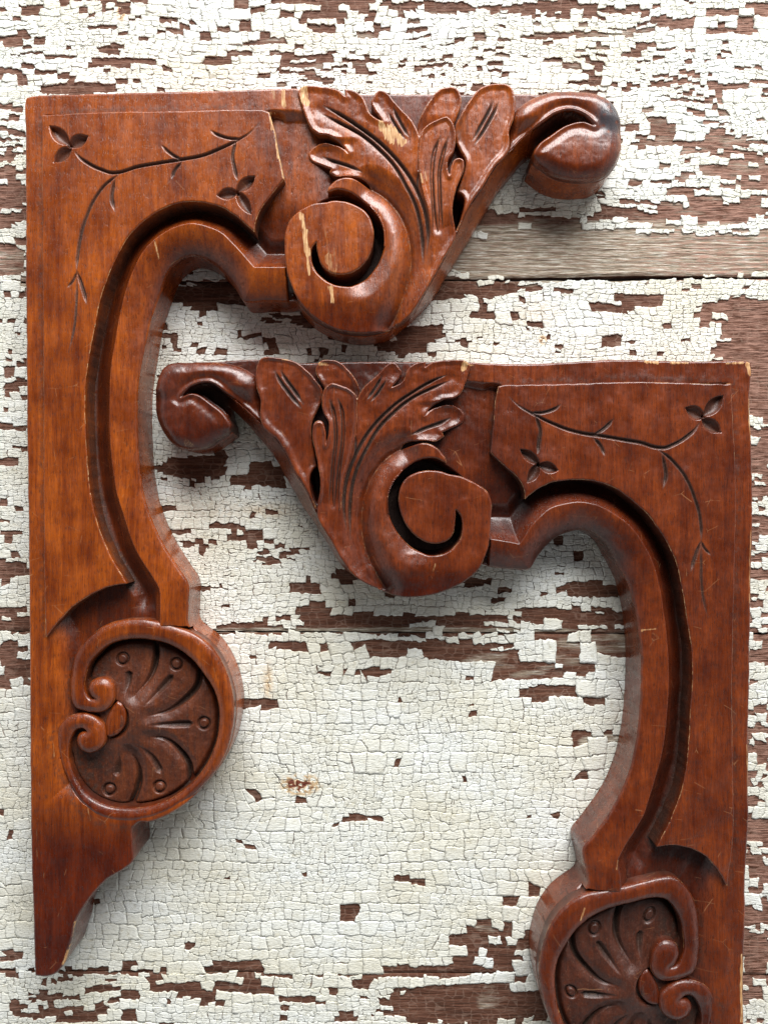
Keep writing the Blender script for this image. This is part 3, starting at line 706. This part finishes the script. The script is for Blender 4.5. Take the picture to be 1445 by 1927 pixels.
# ------------------------------------------------------------------ board surface
# density of missing paint: (cx, cy, rx, ry, share missing) in traced coordinates
BL = [(140,168,75,13,.95),(30,140,50,18,.7),(620,4,110,10,.85),(612,24,40,10,.7),(640,108,55,11,.75),(800,16,140,12,.8),(1060,20,140,18,.75),(1330,30,140,36,.5),(1060,65,80,10,.75),(1190,92,110,9,.7),
 (1310,140,120,30,.3),(1250,150,45,9,.6),(1290,250,70,22,.7),(1330,285,60,16,.75),(1400,300,90,40,.6),(1350,370,130,55,.66),(1240,400,110,30,.6),(1170,480,420,42,1.3),(1000,432,130,26,.9),(960,410,80,18,.35),(25,385,40,50,.75),(20,250,25,60,.55),
 (25,490,30,30,.95),(700,8,60,8,.7),(350,60,90,5,.6),(240,120,80,7,.6),(380,112,60,6,.6),
 (850,548,95,18,.9),(960,540,60,7,.7),(1180,572,70,14,.85),(1400,590,90,34,.85),(1460,690,110,110,.93),(790,632,45,20,1.0),(770,650,60,16,.9),(930,596,45,7,.8),(890,642,55,7,.65),(395,556,95,22,1.05),(560,600,80,14,.75),(310,622,24,12,.8),(470,632,26,5,.8),
 (413,662,5,16,.8),(458,660,5,14,.7),(330,663,14,5,.7),(362,880,62,20,.95),(510,895,48,20,.85),(560,880,50,14,.4),(440,897,40,7,.7),(430,995,60,6,.8),(480,1010,50,6,.5),(540,1040,40,18,.55),(500,1050,60,14,.4),(655,1082,32,15,1.0),(600,1100,60,14,.3),(590,1150,36,18,.85),
 (700,1165,120,14,1.0),(860,1163,110,11,.95),(1060,1155,100,12,.8),(1020,1165,60,8,.8),(470,1180,62,7,1),(740,1183,420,4,1.1),(1140,1165,70,18,.85),(1110,1110,60,16,.4),(930,1100,80,20,.25),(30,1165,50,24,.8),(22,1060,30,60,.5),(25,700,25,40,.45),(22,860,25,50,.35),
 (780,1215,160,9,.9),(700,1225,80,6,.6),(890,1235,110,12,1.0),(1010,1262,90,13,1.0),(1080,1240,60,20,.85),(1150,1215,60,24,.9),(1120,1190,120,7,1),(1060,1308,75,13,1.05),(1120,1315,60,8,.9),(540,1210,50,8,.8),(490,1325,30,15,.95),(560,1235,60,8,.5),(640,1265,100,5,.5),(1130,1390,60,12,.7),
 (680,1538,36,5,1),(640,1552,20,4,.8),(773,1659,46,7,1.1),(790,1715,8,12,.8),(445,1818,72,8,1.2),(350,1779,22,4,.9),(930,1785,66,44,.8),(960,1770,45,32,.85),(840,1824,170,6,.9),(238,1812,20,8,1),(1000,1700,40,40,.35),(25,1270,35,30,.5),(22,1230,30,20,.6),
 (30,1640,30,30,.1),(30,1800,30,10,.8),(880,1888,170,34,1.05),(400,1865,40,28,.8),(475,1855,26,13,.9),(110,1895,90,30,.6),(335,1860,30,6,.9),(190,1862,34,9,.8),(240,1880,30,10,.7),(600,1890,90,20,.35),(640,1905,60,12,.6),
 (1440,900,90,260,.62),(1440,1250,90,160,.5),(1430,1500,60,200,.6),(1440,1800,70,120,.6)]
BASE = [.20, .09, .022, .15]
def gap_y(k, px):
    if k == -2: return -560 + 0 * px
    if k == -1: return -140 + 0 * px
    if k == 0: return np.interp(px, [-200, 0, 400, 860, 1200, 1445, 1700], [531, 531, 531, 526.5, 522.5, 522.5, 522])
    if k == 1: return np.interp(px, [-200, 0, 480, 1000, 1445, 1700], [1187, 1188, 1189, 1192, 1193, 1193])
    if k == 2: return np.interp(px, [-200, 0, 500, 1000, 1445, 1700], [1826, 1827, 1831, 1833, 1836, 1837])
    return 2480 + 0 * px
K0 = H / F
def bgx(x): return x / K0 + CX       # plan u -> traced coordinate at board level
def bgy(y): return y / K0 + CY
XMIN, XMAX = -620 - CX, 2070 - CX    # plan extent in u at board level (before K0)
XMIN *= K0; XMAX *= K0

def missing_field(px, py):
    m = np.zeros_like(px)
    for cx, cy, rx, ry, s in BL:
        r = np.sqrt(((px - cx) / rx) ** 2 + ((py - cy) / ry) ** 2)
        m = np.maximum(m, s * (1 - smooth((r - .75) / .55)))
    return m

def cut(poly, nx, ny, c, g_):
    """split a convex polygon along nx*x+ny*y=c, leaving a crack of half width g_"""
    outs = []
    for sg in (1, -1):
        cc = c * sg - g_; ax_, ay_ = nx * sg, ny * sg
        out = []
        for i in range(len(poly)):
            a = poly[i - 1]; b = poly[i]
            sa = a[0] * ax_ + a[1] * ay_ - cc; sb = b[0] * ax_ + b[1] * ay_ - cc
            if (sa < 0) != (sb < 0):
                t = sa / (sa - sb); out.append((a[0] + (b[0] - a[0]) * t, a[1] + (b[1] - a[1]) * t))
            if sb < 0: out.append(b)
        outs.append(out)
    return outs

_tab = np.random.RandomState(3).rand(64, 64)
def vn1(x, y):
    ix, iy = int(math.floor(x)), int(math.floor(y)); fx, fy = x - ix, y - iy
    fx = fx * fx * (3 - 2 * fx); fy = fy * fy * (3 - 2 * fy)
    t = _tab; a = t[ix & 63, iy & 63]; b = t[(ix + 1) & 63, iy & 63]; c = t[ix & 63, (iy + 1) & 63]; d = t[(ix + 1) & 63, (iy + 1) & 63]
    return (a * (1 - fx) + b * fx) * (1 - fy) + (c * (1 - fx) + d * fx) * fy

def split_cells(x0, x1, y0, y1, cw, ch, tilt, rng):
    """orthogonal craquelure: bands along the grain, then cross cracks, then finer splits"""
    cells = []
    y = y0
    stack = []
    while y < y1:
        hh = ch * rng.uniform(1.3, 4.2)
        x = x0 - rng.uniform(0, 80); rg_ = .22 if rng.random() > .28 else rng.uniform(.5, 1.0)
        while x < x1:
            ww = cw * rng.uniform(1.5, 6.5)
            stack.append(([(x + .25, y + .2), (x + ww - .25, y + .2), (x + ww - .25, y + hh - rg_), (x + .25, y + hh - rg_)], 0)); x += ww
        y += hh
    while stack:
        po, dep = stack.pop()
        xs_ = [p[0] for p in po]; ys_ = [p[1] for p in po]
        w_ = max(xs_) - min(xs_); h_ = max(ys_) - min(ys_)
        sf_ = .72 + 1.25 * float(vn1((xs_[0] + 3000) / 95, (ys_[0] + 3000) / 48)) ** 1.5
        rw = w_ / (cw * sf_); rh = h_ / (ch * sf_)
        if (rw < 1.45 and rh < 1.45) or (rw < 1.9 and rh < 1.9 and rng.random() < .30) or (rw < 2.7 and rh < 2.3 and rng.random() < .12):
            if w_ > 1.5 and h_ > 1.5: cells.append(po)
            continue
        f = rng.uniform(.34, .66)
        g_ = .12 + .62 * rng.random() ** 5
        if rw > rh * rng.uniform(.8, 1.2):
            an = rng.gauss(0, tilt); cx_ = min(xs_) + w_ * f; cy_ = sum(ys_) / len(ys_)
            nx, ny = math.cos(an), math.sin(an)
        else:
            an = rng.gauss(0, tilt * .7); cx_ = sum(xs_) / len(xs_); cy_ = min(ys_) + h_ * f
            nx, ny = math.sin(an), math.cos(an)
        for o_ in cut(po, nx, ny, nx * cx_ + ny * cy_, g_):
            if len(o_) > 2: stack.append((o_, dep + 1))
    return cells

def paint_flakes(k, rng):
    """crackled paint of one board: every flake is its own little raised plate"""
    cw, ch, tilt = [(14.5, 6.4, .09), (13.5, 7.6, .13), (15.5, 11.5, .20), (13.5, 9.5, .12)][min(max(k, 0), 3)]
    y0 = (gap_y(k - 1, np.array(0.)) - 24 - CY) * K0; y1 = (gap_y(k, np.array(0.)) + 24 - CY) * K0
    cells = split_cells(XMIN, XMAX, float(y0), float(y1), cw, ch, tilt, rng)
    P = np.array([(sum(p[0] for p in c) / len(c), sum(p[1] for p in c) / len(c)) for c in cells])
    wx = (fbm(P[:, 0] / 90, P[:, 1] / 60, 5 + k, 2) - .5) * 30
    wy = (fbm(P[:, 0] / 170, P[:, 1] / 60, 9 + k, 2) - .5) * 26
    Cx = P[:, 0] + wx; Cy = P[:, 1] + wy
    tx = bgx(Cx); ty = bgy(Cy)
    m = missing_field(tx, ty)
    stre = fbm(Cx / 40 + 30, Cy / (4.4 if k == 0 else 6.0), 21 + k, 3) * .72 + fbm(Cx / 200 + 3, Cy / 30, 25 + k, 2) * .28
    rank = np.empty(len(P)); rank[np.argsort(stre)] = np.linspace(0, 1, len(P))
    r2 = np.array([rng.random() for _ in cells])
    base = BASE[min(max(k, 0), 3)] * (0.4 + 1.2 * fbm(Cx / 260, Cy / 120, 61, 2))
    sc_ = rank * .86 + r2 * .14
    keep = (sc_ > np.maximum(m, base)) & (r2 > .010)
    ok = (ty > gap_y(k - 1, tx) + 4) & (ty < gap_y(k, tx) - 3)
    vb = []
    for i, po in enumerate(cells):
        if not (keep[i] and ok[i]): continue
        ring = []
        n_ = len(po)
        for j in range(n_):
            a = po[j]; b = po[(j + 1) % n_]
            L = math.hypot(b[0] - a[0], b[1] - a[1])
            s_ = max(1, int(round(L / 2.7)))
            for u in range(s_):
                t = u / s_
                ring.append((a[0] + (b[0] - a[0]) * t, a[1] + (b[1] - a[1]) * t))
        if len(ring) > 2: vb.append((i, ring))
    # assemble
    tot = sum(len(r_) for _, r_ in vb)
    RX = np.array([p for _, r_ in vb for p in r_])
    ids = np.repeat(np.arange(len(vb)), [len(r_) for _, r_ in vb])
    ci = np.array([i for i, _ in vb])
    def wr(x, y):
        X = x + (fbm(x / 90, y / 60, 5 + k, 2) - .5) * 30; Y = y + (fbm(x / 170, y / 60, 9 + k, 2) - .5) * 26
        X2 = X + (vnoise(x / 9, y / 7, 71) - .5) * 4.2 + (vnoise(x / 2.9, y / 2.9, 73) - .5) * 2.1
        Y2 = Y + (vnoise(x / 8, y / 8, 72) - .5) * 4.6 + (vnoise(x / 2.9, y / 2.9, 74) - .5) * 2.1
        return X2, Y2
    X, Y = wr(RX[:, 0], RX[:, 1])
    cnt = np.bincount(ids, minlength=len(vb))
    mx = np.bincount(ids, X) / cnt; my = np.bincount(ids, Y) / cnt
    tlt = np.array([(rng.gauss(0, .035), rng.gauss(0, .05), rng.uniform(1.2, 2.2)) for _ in vb])
    relk = [1.1, .6, .4, .8][min(max(k, 0), 3)]
    tlt[:, :2] *= relk
    curl = (vnoise(X / 7, Y / 7, 81) - .35) * .9 * relk
    zr = .9 + tlt[ids, 2] * .4 + (X - mx[ids]) * tlt[ids, 0] + (Y - my[ids]) * tlt[ids, 1] + curl
    zr = np.clip(zr, .7, 5)
    zc = .9 + tlt[:, 2] * .4
    # mid ring (70 %) so the curl stays near the rim
    mxr = mx[ids] + (X - mx[ids]) * .72; myr = my[ids] + (Y - my[ids]) * .72
    zm = zc[ids] + (mxr - mx[ids]) * tlt[ids, 0] + (myr - my[ids]) * tlt[ids, 1]
    zm = np.clip(zm, .7, 5)
    nF = len(vb); nR = tot
    V = np.concatenate([np.stack([mx, my, np.clip(zc, .7, 5)], 1), np.stack([mxr, myr, zm], 1), np.stack([X, Y, zr], 1), np.stack([X, Y, np.full(nR, -.6)], 1)])
    start = np.concatenate([[0], np.cumsum(cnt)[:-1]])
    a = np.arange(nR); loc = a - start[ids]; nx_ = start[ids] + (loc + 1) % cnt[ids]
    tri = np.stack([ids, nF + nx_, nF + a], 1)
    q1 = np.stack([nF + a, nF + nx_, nF + nR + nx_, nF + nR + a], 1)
    q2 = np.stack([nF + nR + a, nF + nR + nx_, nF + 2 * nR + nx_, nF + 2 * nR + a], 1)
    cidv = np.concatenate([np.arange(nF), ids, ids, ids])
    shade = np.array([rng.random() for _ in vb])
    px = bgx(V[:, 0]); py = bgy(V[:, 1])
    rust = np.zeros(len(V))
    for cx, cy, rx, ry, s_ in [(565,1476,36,20,1.25),(229,18,9,24,1.1),(1020,640,8,9,.9),(505,1285,10,40,.3),(430,960,90,26,.10),(500,960,60,16,.2),(1010,590,50,30,.15)]:
        rr = np.sqrt(((px - cx) / rx) ** 2 + ((py - cy) / ry) ** 2)
        rust = np.maximum(rust, s_ * np.clip(1.2 - rr, 0, 1) * smooth((vnoise(V[:, 0] / 4, V[:, 1] / 4, 91) - (.35 if s_ > .5 else .1)) / .3))
    me = bpy.data.meshes.new('paint_layer')
    V2 = V.copy(); V2[:, 1] *= -1; V2 *= S
    me.vertices.add(len(V)); me.vertices.foreach_set('co', V2.astype(np.float32).ravel())
    loops = np.concatenate([tri.ravel(), q1.ravel(), q2.ravel()]).astype(np.int32)
    nl = np.concatenate([np.full(len(tri), 3), np.full(len(q1) + len(q2), 4)])
    ls = np.concatenate([[0], np.cumsum(nl)[:-1]]).astype(np.int32)
    me.loops.add(len(loops)); me.loops.foreach_set('vertex_index', loops)
    me.polygons.add(len(nl)); me.polygons.foreach_set('loop_start', ls)
    sm = np.ones(len(nl), bool); sm[len(tri) + len(q1):] = False
    me.polygons.foreach_set('use_smooth', sm)
    me.update(calc_edges=True)
    for nm, v in (('shade', shade[cidv]), ('rust', rust)):
        at = me.attributes.new(nm, 'FLOAT', 'POINT'); at.data.foreach_set('value', np.ascontiguousarray(v, dtype=np.float32))
    return me

def hashf(a, b, s):
    n = (a * 374761393 + b * 668265263 + s * 1442695041) & 0xffffffff
    n = ((n ^ (n >> 13)) * 1274126177) & 0xffffffff
    return ((n ^ (n >> 16)) & 0xffff) / 65535.0

def paint_material():
    m, nt, b, N, Lk = nodes('crackled_cream_paint')
    tc = N('ShaderNodeTexCoord')
    def noise(sx, sy, detail=4, rough=.55):
        mp = N('ShaderNodeMapping'); mp.inputs['Scale'].default_value = (sx / S, sy / S, .05 / S); Lk(tc.outputs['Object'], mp.inputs[0])
        n = N('ShaderNodeTexNoise'); n.inputs['Scale'].default_value = 1; n.inputs['Detail'].default_value = detail; n.inputs['Roughness'].default_value = rough
        Lk(mp.outputs[0], n.inputs['Vector']); return n.outputs[0]
    a = N('ShaderNodeAttribute'); a.attribute_name = 'shade'
    r = ramp(N, [(0, (.78, .78, .715)), (.5, (.815, .82, .765)), (1, (.85, .86, .815))]); Lk(a.outputs['Fac'], r.inputs[0])
    n1 = noise(.004, .008, 4); r1 = ramp(N, [(.35, (.94, .915, .835)), (.65, (1.01, 1.03, 1.05))]); Lk(n1, r1.inputs[0])
    col = mix(N, Lk, 1.0, r.outputs[0], r1.outputs[0], 'MULTIPLY')
    n2 = noise(.07, .6, 4, .6); r2 = ramp(N, [(.34, (.50, .47, .40)), (.43, (1, 1, 1))]); Lk(n2, r2.inputs[0])
    col = mix(N, Lk, .7, col, r2.outputs[0], 'MULTIPLY')
    n3 = noise(.09, .09, 4, .7); r3 = ramp(N, [(.34, (.80, .76, .66)), (.46, (1, 1, 1))]); Lk(n3, r3.inputs[0])
    col = mix(N, Lk, .6, col, r3.outputs[0], 'MULTIPLY')
    # fine crazing inside the larger plates
    vo = N('ShaderNodeTexVoronoi', feature='DISTANCE_TO_EDGE'); vo.inputs['Scale'].default_value = 1; vo.inputs['Randomness'].default_value = .85
    mq = N('ShaderNodeMapping'); mq.inputs['Scale'].default_value = (.10 / S, .15 / S, 0); Lk(tc.outputs['Object'], mq.inputs[0]); Lk(mq.outputs[0], vo.inputs['Vector'])
    rc_ = ramp(N, [(.0, (.50, .48, .42)), (.045, (1, 1, 1))]); Lk(vo.outputs[0], rc_.inputs[0])
    n5 = noise(.013, .02, 3, .6); r5 = ramp(N, [(.42, (0,) * 3), (.60, (.8,) * 3)]); Lk(n5, r5.inputs[0])
    col = mix(N, Lk, r5.outputs[0], col, mix(N, Lk, 1.0, col, rc_.outputs[0], 'MULTIPLY'))
    ra = N('ShaderNodeAttribute'); ra.attribute_name = 'rust'
    rr = ramp(N, [(0, (1, 1, 1)), (.35, (.85, .62, .40)), (.75, (.22, .05, .025))]); Lk(ra.outputs['Fac'], rr.inputs[0])
    col = mix(N, Lk, 1.0, col, rr.outputs[0], 'MULTIPLY')
    Lk(col, b.inputs['Base Color']); b.inputs['Roughness'].default_value = .5
    n4 = noise(.10, .42, 4, .6)
    ad = N('ShaderNodeMath', operation='ADD'); Lk(n4, ad.inputs[0]); 
    mu = N('ShaderNodeMath', operation='MULTIPLY'); Lk(n3, mu.inputs[0]); mu.inputs[1].default_value = .8; Lk(mu.outputs[0], ad.inputs[1])
    bp = N('ShaderNodeBump'); bp.inputs['Strength'].default_value = .8; bp.inputs['Distance'].default_value = S * 2.2
    Lk(ad.outputs[0], bp.inputs['Height']); Lk(bp.outputs[0], b.inputs['Normal'])
    return m

def board_material():
    m, nt, b, N, Lk = nodes('weathered_red_board')
    tc = N('ShaderNodeTexCoord')
    def mp(sx, sy, sz=.05):
        q = N('ShaderNodeMapping'); q.inputs['Scale'].default_value = (sx / S, sy / S, sz / S); Lk(tc.outputs['Object'], q.inputs[0]); return q.outputs[0]
    def noise(sx, sy, detail=4, rough=.55, dist=0):
        n = N('ShaderNodeTexNoise'); n.inputs['Scale'].default_value = 1; n.inputs['Detail'].default_value = detail; n.inputs['Roughness'].default_value = rough; n.inputs['Distortion'].default_value = dist
        Lk(mp(sx, sy), n.inputs['Vector']); return n.outputs[0]
    def att(n_): a = N('ShaderNodeAttribute'); a.attribute_name = n_; return a.outputs['Fac']
    g = noise(.010, .16, 6, .65, .3)
    r = ramp(N, [(.30, (.042, .017, .009)), (.50, (.105, .040, .022)), (.70, (.20, .095, .060))]); Lk(g, r.inputs[0])
    # ghost of the crack pattern left on the undercoat
    v = N('ShaderNodeTexVoronoi', feature='DISTANCE_TO_EDGE'); v.inputs['Scale'].default_value = 1; v.inputs['Randomness'].default_value = .6; Lk(mp(.055, .085), v.inputs['Vector'])
    rv = ramp(N, [(0, (1, 1, 1)), (.10, (0, 0, 0))]); Lk(v.outputs[0], rv.inputs[0])
    n2 = noise(.02, .03, 3); rn = ramp(N, [(.4, (.1,) * 3), (.65, (.55,) * 3)]); Lk(n2, rn.inputs[0])
    col = mix(N, Lk, mix(N, Lk, 1.0, rv.outputs[0], rn.outputs[0], 'MULTIPLY'), r.outputs[0], (.34, .235, .18))
    # greyed raw wood
    g2 = noise(.024, .36, 6, .74, .3)
    rg = ramp(N, [(.36, (.11, .080, .052)), (.47, (.30, .245, .175)), (.55, (.50, .45, .36)), (.62, (.80, .78, .70))]); Lk(g2, rg.inputs[0])
    n3 = noise(.012, .05, 4, .6)
    s_ = N('ShaderNodeMath', operation='ADD'); Lk(att('grey'), s_.inputs[0]); 
    m3 = N('ShaderNodeMath', operation='MULTIPLY_ADD'); Lk(n3, m3.inputs[0]); m3.inputs[1].default_value = 1.5; m3.inputs[2].default_value = -.88; Lk(m3.outputs[0], s_.inputs[1])
    rs = ramp(N, [(.25, (0,) * 3), (.6, (1,) * 3)]); Lk(s_.outputs[0], rs.inputs[0])
    col = mix(N, Lk, rs.outputs[0], col, rg.outputs[0])
    # paler, chalkier undercoat
    n4 = noise(.03, .3, 5, .65); rp = ramp(N, [(.42, (0,) * 3), (.62, (1,) * 3)]); Lk(n4, rp.inputs[0])
    pf = N('ShaderNodeMath', operation='MULTIPLY'); Lk(rp.outputs[0], pf.inputs[0]); Lk(att('pale'), pf.inputs[1])
    col = mix(N, Lk, pf.outputs[0], col, (.44, .25, .19))
    Lk(col, b.inputs['Base Color']); b.inputs['Roughness'].default_value = .7; b.inputs['Specular IOR Level'].default_value = .18
    bp = N('ShaderNodeBump'); bp.inputs['Strength'].default_value = .9; bp.inputs['Distance'].default_value = S * 3.0
    ad = N('ShaderNodeMath', operation='ADD'); Lk(g2, ad.inputs[0]); Lk(n4, ad.inputs[1])
    Lk(ad.outputs[0], bp.inputs['Height']); Lk(bp.outputs[0], b.inputs['Normal'])
    return m
pm = paint_material(); bm_ = board_material()

surf = bpy.data.objects.new('board_surface', None); sc.collection.objects.link(surf); surf.empty_display_size = .05
surf['kind'] = 'structure'; surf['label'] = 'old horizontal boards under peeling crackled cream paint, red brown wood showing through'
rng = random.Random(4)
TH = 60.0
for k in range(-1, 4):
    step = 6.0
    xs = np.arange(XMIN, XMAX + step, step); txs = bgx(xs)
    gw_top = np.interp(txs, [0, 700, 900, 1150, 1250, 1445], [1.4, 1.4, 2.4, 5.2, 5.2, 1.6]) if k == 1 else np.full_like(xs, 1.3)
    gw_bot = np.interp(txs, [0, 700, 900, 1150, 1250, 1445], [.9, .9, 1.6, 4.2, 4.2, 1.2]) if k == 0 else np.full_like(xs, 1.2)
    if k == 1: gw_bot = np.interp(txs, [0, 400, 700, 1200, 1445], [1, 2, 1.4, 1.2, 1.6])
    if k == 2: gw_bot = np.interp(txs, [0, 300, 420, 900, 1445], [.4, .4, 1.0, .9, 1.2])
    yt = (gap_y(k - 1, txs) + gw_top + (vnoise(xs / 14, xs * 0, 3 + k) - .5) * 1.6 - CY) * K0
    yb = (gap_y(k, txs) - gw_bot + (vnoise(xs / 14, xs * 0 + 5, 5 + k) - .5) * 1.6 - CY) * K0
    nrow = int((yb.mean() - yt.mean()) / (1.4 if k == 0 else 3.0))
    t = np.linspace(0, 1, nrow)[:, None]
    Y = yt[None] * (1 - t) + yb[None] * t; X = np.repeat(xs[None], nrow, 0)
    dist = np.minimum((Y - yt[None]), (yb[None] - Y))
    Z = -2.2 * np.clip(1 - dist / 7, 0, 1) ** 2
    Z = Z + (fbm(X / 130, Y / 7, 101 + k, 3) - .5) * .9 - .3
    lift = {-1: .3, 0: 0, 1: 0, 2: -.8, 3: .2}[k]
    TX = bgx(X); TY = bgy(Y)
    grey = np.zeros_like(X)
    for cx, cy, rx, ry, s_ in [(1150,475,420,62,.95),(900,480,160,50,.9),(700,1186,500,6,.7),(980,1250,140,26,.45),(1180,1210,140,22,.6),(1140,1395,60,14,.7),(25,500,60,60,.5),(1100,60,200,20,.5),(800,30,140,14,.4),(700,1240,120,14,.4),(1100,1320,90,18,.35),(940,1740,60,20,.4),(950,1880,60,40,.35),(1300,290,240,130,.42),(620,110,260,70,.35),(1000,90,200,60,.4)]:
        rr = np.sqrt(((TX - cx) / rx) ** 2 + ((TY - cy) / ry) ** 2); grey = np.maximum(grey, s_ * (1 - smooth((rr - .7) / .6)))
    Z = Z + np.clip(grey, 0, 1) * (fbm(X / 110, Y / 5, 131, 3) - .5) * (3.4 if k == 0 else 1.0)
    pale = np.clip(smooth((TX - 1130) / 260) * .8 + smooth((60 - TX) / 60) * .5 + .1 + .25 * (k == 0), 0, 1)
    nR, nC = X.shape
    idx = np.arange(nR * nC).reshape(nR, nC)
    Q = np.stack([idx[:-1, :-1].ravel(), idx[:-1, 1:].ravel(), idx[1:, 1:].ravel(), idx[1:, :-1].ravel()], 1)
    V = np.stack([X.ravel(), Y.ravel(), Z.ravel()], 1)
    # edges down to the underside, and the underside
    bi = np.concatenate([idx[0, :], idx[1:, -1], idx[-1, -2::-1], idx[-2:0:-1, 0]])
    nb_ = len(bi); Vt = V[bi].copy(); Vb = V[bi].copy(); Vb[:, 2] = -TH
    o0 = len(V); o1 = o0 + nb_
    nxt = (np.arange(nb_) + 1) % nb_
    Qs = np.stack([o0 + nxt, o0 + np.arange(nb_), o1 + np.arange(nb_), o1 + nxt], 1)
    VV = np.concatenate([V, Vt, Vb])
    ci_ = [VV[o1 + 0], VV[o1 + nC - 1], VV[o1 + nC - 1 + nR - 1], VV[o1 + 2 * (nC - 1) + nR - 1]]
    o2 = len(VV); VV = np.concatenate([VV, np.array(ci_)]); Qb = np.array([[o2 + 3, o2 + 2, o2 + 1, o2]])
    VV[:, 2] += lift
    oy = float(Y.mean())
    W = VV * S; W[:, 1] = -(VV[:, 1] - oy) * S
    ex = np.zeros(len(VV) - len(V))
    me = make_mesh('board', W, np.concatenate([Q, Qs, Qb]), {'grey': np.concatenate([grey.ravel(), ex + .3]), 'pale': np.concatenate([pale.ravel(), ex])}, True, bm_)
    bo = bpy.data.objects.new('board', me); sc.collection.objects.link(bo); bo.parent = surf; bo.location = (0, -oy * S, 0)
    pme = paint_flakes(k, rng); pme.materials.append(pm)
    po = bpy.data.objects.new('paint_layer', pme); sc.collection.objects.link(po); po.parent = bo; po.location = (0, oy * S, lift * S); po['kind'] = 'stuff'
